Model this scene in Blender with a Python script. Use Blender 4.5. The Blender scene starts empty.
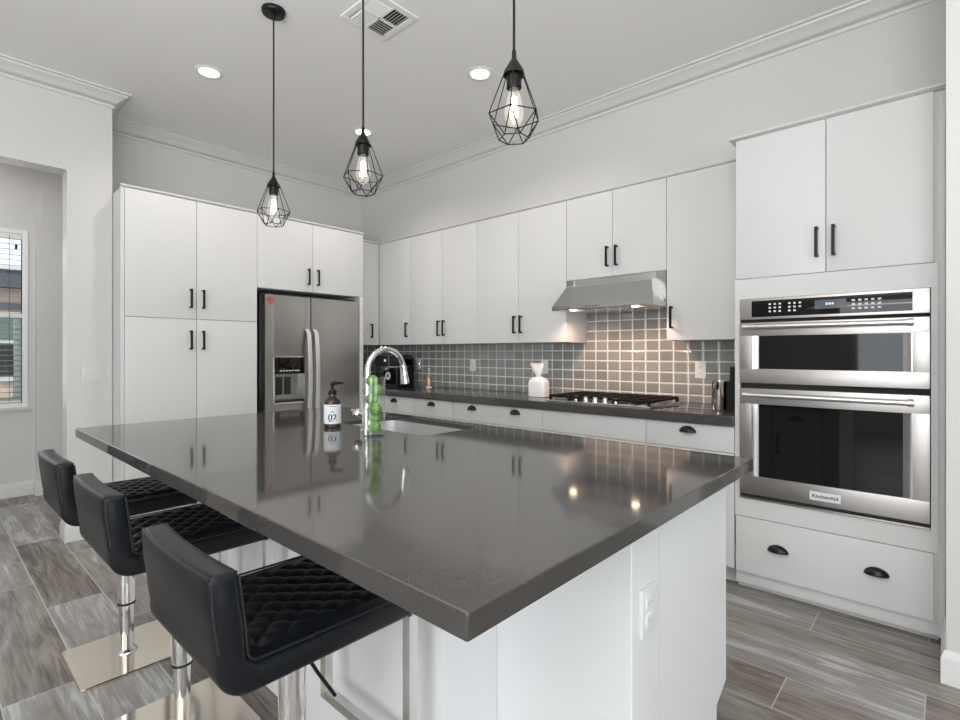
import bpy, bmesh, math, random
from mathutils import Vector, Matrix
random.seed(4)
PI = math.pi
CEIL = 3.05
scn = bpy.context.scene
C = scn.collection

# ------------------------------------------------------------------ camera
YAW = math.atan(468 / 514)
cd = bpy.data.cameras.new('camera'); cam = bpy.data.objects.new('camera', cd); C.objects.link(cam)
cam.location = (0, 0, 1.25)
cam.rotation_euler = (PI / 2, 0, YAW - PI / 2)
cd.sensor_fit = 'HORIZONTAL'; cd.sensor_width = 36; cd.lens = 514 / 960 * 36
cd.shift_y = -7 / 960; cd.clip_start = 0.05; cd.clip_end = 100
scn.camera = cam

# ------------------------------------------------------------------ world, daylight, exposure
w = bpy.data.worlds.new('world'); scn.world = w; w.use_nodes = True
wn = w.node_tree.nodes['Background']
wn.inputs[0].default_value = (0.90, 0.94, 1.0, 1); wn.inputs[1].default_value = 1.3

def area(name, loc, rot, sx, sy, watts, col):
    d = bpy.data.lights.new(name, 'AREA'); d.shape = 'RECTANGLE'; d.size = sx; d.size_y = sy
    d.energy = watts; d.color = col
    o = bpy.data.objects.new(name, d); C.objects.link(o); o.location = loc; o.rotation_euler = rot
    return o
DAY = (0.93, 0.965, 1.0)
# daylight coming in through the windows of the room behind the camera
area('daylight_rear', (-0.9, -4.42, 1.25), (PI / 2 + .5, 0, 0), 3.9, 2.2, 98, DAY)
area('daylight_side', (-4.12, -0.7, 1.45), (0, -PI / 2 + .05, 0), 1.9, 3.5, 92, DAY)
area('daylight_alcove', (0.15, 5.93, 1.55), (-PI / 2, 0, 0), 0.95, 1.5, 4, DAY)
area('alcove_fill', (-.2, 5.2, CEIL - .03), (0, 0, 0), .9, .9, 12, (1, .97, .92))  # unseen fill added under the alcove ceiling to brighten its walls
# added fill light out of view, aimed up to brighten the ceiling
area('ceiling_fill', (-1.4, 0.0, 1.7), (PI + .0, .1, 0), 2.4, 2.4, 158, (1, .985, .96))
sd = bpy.data.lights.new('sun', 'SUN'); sd.energy = 1.6; sd.angle = 0.01; sd.color = (1, .95, .87)
so = bpy.data.objects.new('sun', sd); C.objects.link(so); so.rotation_euler = (0.75, 0.0, 0.5)

vs = scn.view_settings
vs.view_transform = 'Standard'; vs.look = 'None'; vs.gamma = 1; vs.use_curve_mapping = False
vs.exposure = 0.07

# ------------------------------------------------------------------ materials
def mat(name, col, rough=0.5, metal=0.0, spec=0.5, **kw):
    m = bpy.data.materials.new(name); m.use_nodes = True
    b = m.node_tree.nodes['Principled BSDF']
    b.inputs['Base Color'].default_value = (*col, 1)
    b.inputs['Roughness'].default_value = rough
    b.inputs['Metallic'].default_value = metal
    b.inputs['Specular IOR Level'].default_value = spec
    for k, v in kw.items():
        b.inputs[k.replace('_', ' ')].default_value = v
    return m
class NT:
    def __init__(s, m): s.t = m.node_tree; s.b = s.t.nodes['Principled BSDF']
    def n(s, typ, **kw):
        x = s.t.nodes.new(typ)
        for k, v in kw.items(): setattr(x, k, v)
        return x
    def l(s, a, b): s.t.links.new(a, b)
    def math(s, op, a, b=None):
        x = s.n('ShaderNodeMath', operation=op)
        for i, v in enumerate((a, b)):
            if v is None: continue
            if isinstance(v, (int, float)): x.inputs[i].default_value = v
            else: s.l(v, x.inputs[i])
        return x.outputs[0]
def bump_noise(m, scale, strength, dist=0.002, stretch=(1, 1, 1), rough_var=0.0):
    t = NT(m); co = t.n('ShaderNodeTexCoord'); mp = t.n('ShaderNodeMapping'); mp.inputs['Scale'].default_value = stretch
    t.l(co.outputs['Object'], mp.inputs[0])
    nz = t.n('ShaderNodeTexNoise'); nz.inputs['Scale'].default_value = scale; nz.inputs['Detail'].default_value = 3
    t.l(mp.outputs[0], nz.inputs['Vector'])
    bp = t.n('ShaderNodeBump'); bp.inputs['Strength'].default_value = strength; bp.inputs['Distance'].default_value = dist
    t.l(nz.outputs['Fac'], bp.inputs['Height']); t.l(bp.outputs[0], t.b.inputs['Normal'])
    if rough_var:
        r0 = t.b.inputs['Roughness'].default_value
        mr = t.n('ShaderNodeMapRange'); mr.inputs['To Min'].default_value = r0 - rough_var; mr.inputs['To Max'].default_value = r0 + rough_var
        t.l(nz.outputs['Fac'], mr.inputs['Value']); t.l(mr.outputs[0], t.b.inputs['Roughness'])
    return m
M = {}
M['wall'] = bump_noise(mat('wall_paint', (.64, .63, .618), .38), 220, .08)
M['ceil'] = bump_noise(mat('ceiling_paint', (.88, .87, .855), .7), 160, .1)
M['trim'] = bump_noise(mat('trim_paint', (.67, .665, .655), .35), 90, .02)
M['cab'] = bump_noise(mat('cabinet_paint', (.655, .655, .655), .33), 60, .015)
M['gap'] = mat('cabinet_recess', (.35, .35, .34), .6)
M['island'] = bump_noise(mat('island_paint', (.78, .785, .795), .30), 50, .015)
M['black'] = mat('black_metal', (.004, .004, .0045), .38, 0, .3)
M['bronze'] = mat('dark_bronze', (.02, .019, .02), .28, .6)
M['steel'] = bump_noise(mat('brushed_steel', (.47, .445, .425), .33, 1.0), 40, .02, .001, (1, 1, 60), .04)
M['hood'] = bump_noise(mat('hood_steel', (.56, .56, .56), .21, 1.0), 30, .015, .001, (60, 1, 60), .04)
M['tintedchrome'] = bump_noise(mat('reflection_tinted_chrome', (.80, .73, .64), .10, 1.0), 30, .005)  # chrome stool bases, with the warm room reflection tinted into the colour
M['bezel'] = bump_noise(mat('polished_bezel', (.55, .54, .53), .18, 1.0), 30, .01)
M['handlesteel'] = bump_noise(mat('fridge_handle_steel', (.88, .88, .87), .38, 1.0), 30, .01)
M['sink'] = bump_noise(mat('sink_steel', (.82, .82, .82), .42, 1.0), 30, .03)
M['steelv'] = bump_noise(mat('brushed_steel_door', (.42, .405, .385), .30, 1.0), 40, .05, .001, (60, 60, 1), .06)
M['chrome'] = bump_noise(mat('chrome', (.86, .86, .86), .06, 1.0), 30, .005)
M['satin'] = bump_noise(mat('satin_steel', (.80, .80, .79), .22, 1.0), 30, .01)
M['glassblack'] = bump_noise(mat('black_glass', (.006, .006, .007), .03, 0, .34), 2, .004)
M['darkplastic'] = bump_noise(mat('dark_plastic', (.02, .02, .022), .35), 60, .03)
M['iron'] = bump_noise(mat('cast_iron', (.006, .0055, .0055), .6, 0, .25), 150, .15)
M['whiteplastic'] = bump_noise(mat('white_plastic', (.86, .86, .85), .35), 60, .01)
M['ceramic'] = bump_noise(mat('white_ceramic', (.85, .85, .85), .3), 25, .03)
M['leather'] = bump_noise(mat('black_leather', (.006, .0075, .010), .37, 0, .30), 260, .16, .0012)
M['pipe'] = bump_noise(mat('leather_piping', (.014, .015, .018), .34), 260, .1)
M['rubber'] = mat('black_rubber', (.01, .01, .01), .6)
M['lime'] = bump_noise(mat('lime_skin', (.14, .28, .03), .5), 70, .35, .003)
M['label'] = bump_noise(mat('paper_label', (.78, .82, .87), .6), 80, .02)
M['ink'] = mat('black_ink', (.01, .01, .012), .6)
M['copper'] = bump_noise(mat('copper_foil', (.50, .27, .17), .3, .8), 60, .5, .006)
M['red'] = mat('red_magnet', (.36, .10, .075), .5)
M['plaster'] = mat('stucco', (.66, .51, .43), .9)
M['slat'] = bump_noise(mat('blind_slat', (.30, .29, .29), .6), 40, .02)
M['roof'] = mat('roof_tile', (.10, .11, .14), .8)
M['housewhite'] = mat('house_trim', (.75, .76, .78), .7)
M['housewin'] = mat('house_window', (.03, .035, .04), .1)
M['housegreen'] = mat('house_shutter', (.16, .20, .18), .8)
M['ground'] = mat('gravel', (.35, .3, .26), .95)
M['ventdark'] = mat('vent_dark', (.015, .015, .015), .8)
M['ivory'] = bump_noise(mat('key_print', (.75, .78, .80), .5), 40, .01)
def emit(name, col, s, base=(.9, .9, .9)):
    m = mat(name, base, .4)
    b = m.node_tree.nodes['Principled BSDF']
    b.inputs['Emission Color'].default_value = (*col, 1); b.inputs['Emission Strength'].default_value = s
    return m
M['lamp'] = emit('downlight_lens', (1, .98, .95), 5.0)
M['hoodlamp'] = emit('hood_lamp', (1, .74, .50), 22.0)
M['filament'] = emit('filament', (1, .84, .60), 9.0)
M['display'] = emit('display', (.55, .78, 1), 1.2, (.05, .05, .05))
def thin_glass(name, tint, glow=0.0, refl=1.0, ior=1.45):
    m = bpy.data.materials.new(name); m.use_nodes = True; t = m.node_tree
    for nd in list(t.nodes): t.nodes.remove(nd)
    out = t.nodes.new('ShaderNodeOutputMaterial'); mx = t.nodes.new('ShaderNodeMixShader')
    fr = t.nodes.new('ShaderNodeLayerWeight'); fr.inputs[0].default_value = .22 if ior > 1.3 else .12
    tr = t.nodes.new('ShaderNodeBsdfTransparent'); tr.inputs[0].default_value = (*tint, 1)
    gl = t.nodes.new('ShaderNodeBsdfGlossy'); gl.inputs['Roughness'].default_value = .02
    gl.inputs['Color'].default_value = (refl, refl, refl, 1)
    ml = t.nodes.new('ShaderNodeMath'); ml.operation = 'MULTIPLY_ADD'; ml.inputs[1].default_value = .55; ml.inputs[2].default_value = .025; t.links.new(fr.outputs[1], ml.inputs[0]); t.links.new(ml.outputs[0], mx.inputs[0]); t.links.new(tr.outputs[0], mx.inputs[1]); t.links.new(gl.outputs[0], mx.inputs[2])
    last = mx.outputs[0]
    if glow:
        em = t.nodes.new('ShaderNodeEmission'); em.inputs[0].default_value = (1, .93, .82, 1); em.inputs[1].default_value = glow
        ad = t.nodes.new('ShaderNodeAddShader'); t.links.new(last, ad.inputs[0]); t.links.new(em.outputs[0], ad.inputs[1]); last = ad.outputs[0]
    t.links.new(last, out.inputs[0])
    return m
M['glass'] = thin_glass('clear_glass', (.97, .985, .98), 0, 1.0, 1.22)
M['pane'] = thin_glass('window_glass', (.93, .97, .96))
M['bulb'] = thin_glass('bulb_glass', (.97, .95, .92), .16)
M['amber'] = bump_noise(mat('amber_glass', (.035, .010, .004), .06, 0, .6), 8, .01)

# quartz worktop
m = M['quartz'] = mat('grey_quartz', (.062, .057, .054), .07, 0, .62)
t = NT(m); co = t.n('ShaderNodeTexCoord'); nz = t.n('ShaderNodeTexNoise'); nz.inputs['Scale'].default_value = 260; nz.inputs['Detail'].default_value = 2
t.l(co.outputs['Object'], nz.inputs['Vector'])
cr = t.n('ShaderNodeValToRGB'); cr.color_ramp.elements[0].position = .35; cr.color_ramp.elements[1].position = .7
cr.color_ramp.elements[0].color = (.056, .052, .050, 1); cr.color_ramp.elements[1].color = (.066, .062, .059, 1)
t.l(nz.outputs['Fac'], cr.inputs[0]); t.l(cr.outputs[0], t.b.inputs['Base Color'])
M['quartzwall'] = m

# wood-look floor planks running along y
m = M['floor'] = mat('plank_floor', (.3, .27, .25), .34)
t = NT(m); co = t.n('ShaderNodeTexCoord'); sp = t.n('ShaderNodeSeparateXYZ'); t.l(co.outputs['Object'], sp.inputs[0])
X, Y = sp.outputs[0], sp.outputs[1]
PW, PL = .2285, 1.2
fx = t.math('DIVIDE', t.math('SUBTRACT', 2.945, X), PW); row = t.math('FLOOR', fx); fu = t.math('FRACT', fx)
fy = t.math('DIVIDE', t.math('SUBTRACT', t.math('SUBTRACT', Y, .46), t.math('MULTIPLY', row, PL / 3)), PL)
colm = t.math('FLOOR', fy); fv = t.math('FRACT', fy)
def edge(f, size, wd):
    d = t.math('MULTIPLY', t.math('MINIMUM', f, t.math('SUBTRACT', 1.0, f)), size)
    return t.math('LESS_THAN', d, wd)
gr = t.math('MAXIMUM', edge(fu, PW, .0019), edge(fv, PL, .0019))
cb = t.n('ShaderNodeCombineXYZ'); t.l(row, cb.inputs[0]); t.l(colm, cb.inputs[1])
wh = t.n('ShaderNodeTexWhiteNoise', noise_dimensions='2D'); t.l(cb.outputs[0], wh.inputs['Vector'])
gv = t.n('ShaderNodeCombineXYZ')
t.l(t.math('ADD', t.math('MULTIPLY', X, 8.0), t.math('MULTIPLY', wh.outputs[0], 37.0)), gv.inputs[0])
t.l(t.math('ADD', t.math('MULTIPLY', Y, 1.15), t.math('MULTIPLY', wh.outputs[0], 91.0)), gv.inputs[1])
n1 = t.n('ShaderNodeTexNoise'); n1.inputs['Scale'].default_value = 1.6; n1.inputs['Detail'].default_value = 7; n1.inputs['Roughness'].default_value = .62; n1.inputs['Distortion'].default_value = 1.0
t.l(gv.outputs[0], n1.inputs['Vector'])
gv2 = t.n('ShaderNodeCombineXYZ')
t.l(t.math('ADD', t.math('MULTIPLY', X, 42.0), t.math('MULTIPLY', wh.outputs[0], 17.0)), gv2.inputs[0]); t.l(t.math('MULTIPLY', Y, 2.2), gv2.inputs[1])
n2 = t.n('ShaderNodeTexNoise'); n2.inputs['Scale'].default_value = 2.2; n2.inputs['Detail'].default_value = 4; t.l(gv2.outputs[0], n2.inputs['Vector'])
mixf = t.math('ADD', t.math('MULTIPLY', n1.outputs['Fac'], .60), t.math('ADD', t.math('MULTIPLY', n2.outputs['Fac'], .28), t.math('MULTIPLY', wh.outputs[0], .16)))
cr = t.n('ShaderNodeValToRGB'); e = cr.color_ramp.elements
e[0].position = .36; e[0].color = (.060, .050, .045, 1); e[1].position = .655; e[1].color = (.44, .445, .44, 1)
x = e.new(.44); x.color = (.155, .128, .108, 1); x = e.new(.52); x.color = (.235, .212, .192, 1); x = e.new(.60); x.color = (.29, .283, .275, 1)
t.l(mixf, cr.inputs[0])
mg = t.n('ShaderNodeMix', data_type='RGBA'); t.l(gr, mg.inputs[0]); t.l(cr.outputs[0], mg.inputs[6]); mg.inputs[7].default_value = (.50, .485, .46, 1)
t.l(mg.outputs[2], t.b.inputs['Base Color'])
bp = t.n('ShaderNodeBump'); bp.inputs['Strength'].default_value = .12; bp.inputs['Distance'].default_value = .003; t.l(n2.outputs['Fac'], bp.inputs['Height']); t.l(bp.outputs[0], t.b.inputs['Normal'])

# glass backsplash tile 100 x 75 mm in the (y, z) plane and, for the corner, (x, z)
def tile_mat(name, comp):
    m = mat(name, (.3, .3, .3), .1, 0, .65); t = NT(m)
    co = t.n('ShaderNodeTexCoord'); sp = t.n('ShaderNodeSeparateXYZ'); t.l(co.outputs['Object'], sp.inputs[0])
    fa = t.math('DIVIDE', t.math('SUBTRACT', sp.outputs[comp], .996), .1); fz = t.math('DIVIDE', t.math('SUBTRACT', sp.outputs[2], .892), .075)
    ua, uz = t.math('FRACT', fa), t.math('FRACT', fz)
    ma = t.math('MULTIPLY', t.math('MINIMUM', ua, t.math('SUBTRACT', 1.0, ua)), .1)
    mz = t.math('MULTIPLY', t.math('MINIMUM', uz, t.math('SUBTRACT', 1.0, uz)), .075)
    dd = t.math('MINIMUM', ma, mz); g = t.math('LESS_THAN', dd, .0048)
    cb = t.n('ShaderNodeCombineXYZ'); t.l(t.math('FLOOR', fa), cb.inputs[0]); t.l(t.math('FLOOR', fz), cb.inputs[1])
    wh = t.n('ShaderNodeTexWhiteNoise', noise_dimensions='2D'); t.l(cb.outputs[0], wh.inputs['Vector'])
    cr = t.n('ShaderNodeValToRGB'); cr.color_ramp.elements[0].color = (.26, .265, .255, 1); cr.color_ramp.elements[1].color = (.34, .34, .325, 1)
    t.l(wh.outputs[0], cr.inputs[0])
    mg = t.n('ShaderNodeMix', data_type='RGBA'); t.l(g, mg.inputs[0]); t.l(cr.outputs[0], mg.inputs[6]); mg.inputs[7].default_value = (.80, .77, .74, 1)
    t.l(mg.outputs[2], t.b.inputs['Base Color'])
    rr = t.math('ADD', .15, t.math('MULTIPLY', g, .6)); t.l(rr, t.b.inputs['Roughness'])
    hb = t.n('ShaderNodeMapRange'); hb.inputs['From Min'].default_value = .002; hb.inputs['From Max'].default_value = .012; t.l(dd, hb.inputs['Value'])
    bp = t.n('ShaderNodeBump'); bp.inputs['Strength'].default_value = .7; bp.inputs['Distance'].default_value = .004
    t.l(hb.outputs[0], bp.inputs['Height']); t.l(bp.outputs[0], t.b.inputs['Normal'])
    return m
M['tile'] = tile_mat('glass_tile', 1); M['tilex'] = tile_mat('glass_tile_return', 0)

# ------------------------------------------------------------------ geometry helpers
class G:
    """collects shapes in one bmesh"""
    def __init__(s): s.bm = bmesh.new()
    def box(s, x0, x1, y0, y1, z0, z1, bev=0.0, seg=2):
        x0, x1 = min(x0, x1), max(x0, x1); y0, y1 = min(y0, y1), max(y0, y1); z0, z1 = min(z0, z1), max(z0, z1)
        b = bmesh.new()
        bmesh.ops.create_cube(b, size=1, matrix=Matrix.Translation(((x0 + x1) / 2, (y0 + y1) / 2, (z0 + z1) / 2)) @ Matrix.Diagonal((x1 - x0, y1 - y0, z1 - z0, 1)))
        if bev: bmesh.ops.bevel(b, geom=list(b.edges), offset=bev, segments=seg, affect='EDGES', profile=.7)
        s.merge(b); return s
    def merge(s, b):
        me = bpy.data.meshes.new('tmp'); b.to_mesh(me); b.free(); s.bm.from_mesh(me); bpy.data.meshes.remove(me)
    def poly(s, rings, cap=True, closed=True):
        """loft a list of rings (lists of 3D points, same length)"""
        vs = [[s.bm.verts.new(p) for p in r] for r in rings]
        n = len(vs[0])
        for a, b in zip(vs, vs[1:]):
            for i in range(n if closed else n - 1):
                j = (i + 1) % n
                try: s.bm.faces.new((a[i], a[j], b[j], b[i]))
                except ValueError: pass
        if cap and closed:
            s.bm.faces.new(list(reversed(vs[0]))); s.bm.faces.new(vs[-1])
        return s
    def lathe(s, prof, cx=0, cy=0, cz=0, n=32, cap=True):
        rings = [[(cx + r * math.cos(2 * PI * i / n), cy + r * math.sin(2 * PI * i / n), cz + z) for i in range(n)] for r, z in prof]
        return s.poly(rings, cap)
    def tube(s, pts, r, n=10, cap=True, closed=False):
        pts = [Vector(p) for p in pts]; rings = []
        N = len(pts); up = Vector((0, 0, 1))
        t0 = (pts[1] - pts[0]).normalized()
        a = t0.orthogonal().normalized()
        for i, p in enumerate(pts):
            if closed: tg = (pts[(i + 1) % N] - pts[i - 1]).normalized()
            elif i == 0: tg = t0
            elif i == N - 1: tg = (pts[-1] - pts[-2]).normalized()
            else: tg = ((pts[i + 1] - p).normalized() + (p - pts[i - 1]).normalized()).normalized()
            a = (a - tg * a.dot(tg)).normalized(); b = tg.cross(a)
            rr = r[i] if isinstance(r, (list, tuple)) else r
            rings.append([p + a * (rr * math.cos(2 * PI * k / n)) + b * (rr * math.sin(2 * PI * k / n)) for k in range(n)])
        if closed: rings.append(rings[0])
        return s.poly(rings, cap and not closed)
    def ball(s, c, r, u=20, v=12, sc=(1, 1, 1)):
        b = bmesh.new(); bmesh.ops.create_uvsphere(b, u_segments=u, v_segments=v, radius=r)
        bmesh.ops.transform(b, matrix=Matrix.Translation(c) @ Matrix.Diagonal((*sc, 1)), verts=b.verts); s.merge(b); return s
    def prism_y(s, prof, y0, y1, r=0.0, nsec=1, warp=None, joint=None):
        """extrude an (x,z) outline along y with rounded ends"""
        P = [Vector((p[0], p[1])) for p in prof]; n = len(P)
        ar = sum(P[i].x * P[(i + 1) % n].y - P[(i + 1) % n].x * P[i].y for i in range(n))
        sg = 1 if ar > 0 else -1
        nor = []
        for i in range(n):
            e1 = (P[i] - P[i - 1]).normalized(); e2 = (P[(i + 1) % n] - P[i]).normalized()
            n1 = Vector((-e1.y, e1.x)) * sg; n2 = Vector((-e2.y, e2.x)) * sg
            if joint is not None and i == joint % n: n2 = n1
            if joint is not None and i == (joint + 1) % n: n1 = n2
            q = (n1 + n2); q = q / max(q.length_squared / 2, .5) if q.length > 1e-6 else n1
            nor.append(q)
        secs = []
        if r:
            for k in range(4):
                a = k / 3 * PI / 2; secs.append((y0 + r * (1 - math.sin(a)), r * (1 - math.cos(a)))) if False else secs.append((y0 + r * (1 - math.cos(a)), r * (1 - math.sin(a))))
            mid = [(y0 + r + (y1 - y0 - 2 * r) * k / nsec, 0) for k in range(1, nsec)]
            secs = secs + mid + [(y0 + y1 - yy, oo) for yy, oo in reversed(secs)]
        else:
            secs = [(y0 + (y1 - y0) * k / nsec, 0) for k in range(nsec + 1)]
        rings = []
        for yy, off in secs:
            ring = []
            for p, q in zip(P, nor):
                v = p + q * off; pt = (v.x, yy, v.y)
                ring.append(warp(*pt) if warp else pt)
            rings.append(ring)
        return s.poly(rings)
    def sweep(s, path, prof):
        """sweep an (out, z) outline along a horizontal polyline; 'out' points to the right of travel"""
        P = [Vector(p) for p in path]; rings = []
        for i, p in enumerate(P):
            d1 = (p - P[i - 1]).normalized() if i else None; d2 = (P[i + 1] - p).normalized() if i < len(P) - 1 else None
            d1 = d1 or d2; d2 = d2 or d1
            n1 = Vector((d1.y, -d1.x)); n2 = Vector((d2.y, -d2.x)); q = n1 + n2; q = q / (q.length_squared / 2)
            rings.append([(p.x + q.x * o, p.y + q.y * o, z) for o, z in prof])
        return s.poly(rings)

def wloc(o):
    v = Vector((0, 0, 0))
    while o is not None: v += Vector(o.location); o = o.parent
    return v
def smooth(me, ang=35):
    for p in me.polygons: p.use_smooth = True
    try: me.set_sharp_from_angle(angle=math.radians(ang))
    except Exception: pass
def obj(name, g, m, parent=None, label=None, world=True, ang=35):
    bm = g.bm
    bmesh.ops.remove_doubles(bm, verts=bm.verts, dist=1e-6)
    bmesh.ops.recalc_face_normals(bm, faces=bm.faces)
    off = wloc(parent) if (parent and world) else Vector((0, 0, 0))
    if off.length: bmesh.ops.translate(bm, vec=-off, verts=bm.verts)
    me = bpy.data.meshes.new(name); bm.to_mesh(me); bm.free(); smooth(me, ang)
    me.materials.append(M[m] if isinstance(m, str) else m)
    o = bpy.data.objects.new(name, me); C.objects.link(o)
    if parent: o.parent = parent
    if label: o['label'] = label
    return o
def tag(o, label, cat, group=None, kind=None):
    o['label'] = label; o['category'] = cat
    if group: o['group'] = group
    if kind: o['kind'] = kind
    return o
def thing(name, label, cat, loc=(0, 0, 0), group=None):
    o = bpy.data.objects.new(name, None); C.objects.link(o); o.location = loc; o.empty_display_size = .1
    return tag(o, label, cat, group)
def struct(name, g, m, label, cat, parent=None):
    o = obj(name, g, m, parent)
    return tag(o, label, cat, kind='structure')
def dup(root, loc, label=None, rotz=0):
    r = root.copy(); C.objects.link(r); r.location = loc; r.rotation_euler = (0, 0, rotz)
    if label: r['label'] = label
    for ch in list(root.children):
        c = ch.copy(); C.objects.link(c); c.parent = r
        for g in ch.children:
            d = g.copy(); C.objects.link(d); d.parent = c
    return r
def text_mesh(name, s, size, m, parent, origin, right, up, bold=0.0):
    cu = bpy.data.curves.new('txt', 'FONT'); cu.body = s; cu.size = size; cu.align_x = 'CENTER'; cu.align_y = 'CENTER'; cu.extrude = .0004; cu.offset = bold
    to = bpy.data.objects.new('txt', cu); C.objects.link(to)
    dg = bpy.context.evaluated_depsgraph_get(); me = bpy.data.meshes.new_from_object(to.evaluated_get(dg))
    bpy.data.objects.remove(to); bpy.data.curves.remove(cu)
    r, u = Vector(right), Vector(up); nn = r.cross(u); o0 = Vector(origin) - (wloc(parent) if parent else Vector())
    for v in me.vertices: v.co = o0 + r * v.co.x + u * v.co.y + nn * v.co.z
    me.name = name; me.materials.clear(); me.materials.append(M[m])
    o = bpy.data.objects.new(name, me); C.objects.link(o); o.parent = parent
    return o

XB, XS, YB = 3.52, 3.32, 4.80      # backsplash wall, bulkhead above the cabinets, fridge wall
TOP = .915

# ------------------------------------------------------------------ setting
struct('floor', G().box(-4.4, 3.8, -4.7, 6.2, -.1, 0), 'floor', 'grey brown wood-look plank tile floor', 'floor')
struct('ceiling', G().box(-4.4, 3.8, -4.7, 6.2, CEIL, CEIL + .12), 'ceil', 'plain light grey painted ceiling', 'ceiling')
struct('wall_right', G().box(XB, 3.7, -.02, YB, 0, CEIL), 'wall', 'long pale wall behind the range cabinets', 'wall')
struct('wall_bulkhead', G().box(XS, XB - .0005, .007, YB - .0005, 2.366, CEIL - .0005), 'wall', 'pale bulkhead wall above the range cabinets', 'wall')
struct('wall_back', G().box(.90, 3.7, YB, YB + .15, 0, CEIL), 'wall', 'pale wall above the refrigerator and pantry', 'wall')
OX0, OX1, OZ = -1.1, .673, 2.46
g = G().box(-4.3, OX0, 4.3, 4.45, 0, CEIL); g.box(OX0, OX1, 4.3, 4.45, OZ, CEIL); g.box(OX1, .922, 4.3, 4.45, 0, CEIL); g.box(.78, .922, 4.45, YB, 0, CEIL)
struct('wall_left', g, 'wall', 'pale wall left of the pantry with a square opening to the alcove', 'wall')
WX0, WX1, WZ0, WZ1 = -.35, .668, .775, 2.325
g = G().box(-2.2, WX0, 6.0, 6.15, 0, CEIL); g.box(WX1, 1.6, 6.0, 6.15, 0, CEIL); g.box(WX0, WX1, 6.0, 6.15, 0, WZ0); g.box(WX0, WX1, 6.0, 6.15, WZ1, CEIL)
g.box(.717, 1.5, 5.9, 6.0, 0, 2.42); g.box(.76, 1.5, 5.95, 6.0, 2.42, CEIL)
g.box(-2.2, -2.05, 4.45, 6.0, 0, CEIL); g.box(1.35, 1.5, YB + .152, 5.899, 0, CEIL); g.box(.78, .898, YB + .001, YB + .15, 0, CEIL)
struct('wall_alcove', g, 'wall', 'pale far wall of the alcove around the window', 'wall')
struct('wall_stub', G().box(2.63, 3.7, -.16, .006, 0, CEIL, .003), 'wall', 'bright white wall end at the right edge beside the oven tower', 'wall')
# the rest of the room, behind the camera
struct('wall_side', G().box(3.6, 3.75, -4.6, -.16, 0, CEIL), 'wall', 'side wall of the room behind the oven wall', 'wall')
g = G().box(-4.3, -2.9, -4.6, -4.45, 0, CEIL); g.box(1.1, 3.75, -4.6, -4.45, 0, CEIL); g.box(-2.9, 1.1, -4.6, -4.45, 2.4, CEIL)
struct('wall_rear', g, 'wall', 'rear wall of the room with wide glass doors', 'wall')
g = G().box(-4.35, -4.2, -4.6, -2.5, 0, CEIL); g.box(-4.35, -4.2, 1.1, 4.45, 0, CEIL); g.box(-4.35, -4.2, -2.5, 1.1, 0, .5); g.box(-4.35, -4.2, -2.5, 1.1, 2.4, CEIL)
struct('wall_west', g, 'wall', 'wall of the room across from the ovens with a wide window', 'wall')

def window(name, axis, plane, a0, a1, z0, z1, label, bars):
    t = thing(name, label, 'window', ((a0 + a1) / 2, plane, z0) if axis == 'y' else (plane, (a0 + a1) / 2, z0)); t['kind'] = 'structure'
    def bx(g, p0, p1, q0, q1, r0, r1):
        return g.box(q0, q1, p0, p1, r0, r1, .003) if axis == 'y' else g.box(p0, p1, q0, q1, r0, r1, .003)
    g = G(); f = .04
    bx(g, plane - .02, plane + .05, a0, a0 + f, z0, z1); bx(g, plane - .02, plane + .05, a1 - f, a1, z0, z1)
    bx(g, plane - .02, plane + .05, a0 + f, a1 - f, z0, z0 + f); bx(g, plane - .02, plane + .05, a0 + f, a1 - f, z1 - f, z1)
    for kind, v in bars:
        if kind == 'h': bx(g, plane - .015, plane + .045, a0 + f, a1 - f, v - .02, v + .02)
        else: bx(g, plane - .015, plane + .045, v - .03, v + .03, z0 + f, z1 - f)
    obj('window_frame', g, 'whiteplastic', t)
    g = G(); bx2 = (g.box(a0 + f, a1 - f, plane + .012, plane + .018, z0 + f, z1 - f) if axis == 'y' else g.box(plane + .012, plane + .018, a0 + f, a1 - f, z0 + f, z1 - f))
    obj('pane', g, 'pane', t)
    return t
wd = window('window_1', 'y', 6.008, WX0, WX1, WZ0, WZ1, 'white double-hung window in the alcove at the far left', [('h', 1.575)])
g = G().box(.578, .628, 6.028, 6.056, WZ0 + .04, 1.556, .003); g.box(-.31, -.26, 6.028, 6.056, WZ0 + .04, 1.556, .003); g.box(-.26, .578, 6.028, 6.056, WZ0 + .04, WZ0 + .085, .003)
obj('lower_sash', g, 'whiteplastic', wd)
obj('window_sill', G().box(WX0 - .03, WX1 + .012, 5.965, 6.0, WZ0 - .025, WZ0 + .004, .004), 'trim', wd)
obj('sash_latch', G().box(.585, .602, 6.028, 6.05, 2.16, 2.20, .003), 'black', wd)
window('window_2', 'y', -4.52, -2.9, 1.1, .0, 2.4, 'wide sliding glass doors behind the camera', [('v', -1.6), ('v', -.25)])
window('window_3', 'x', -4.28, -2.5, 1.1, .5, 2.4, 'wide window across the room from the ovens', [('v', -.15), ('v', -1.35), ('h', 1.3)])

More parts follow.
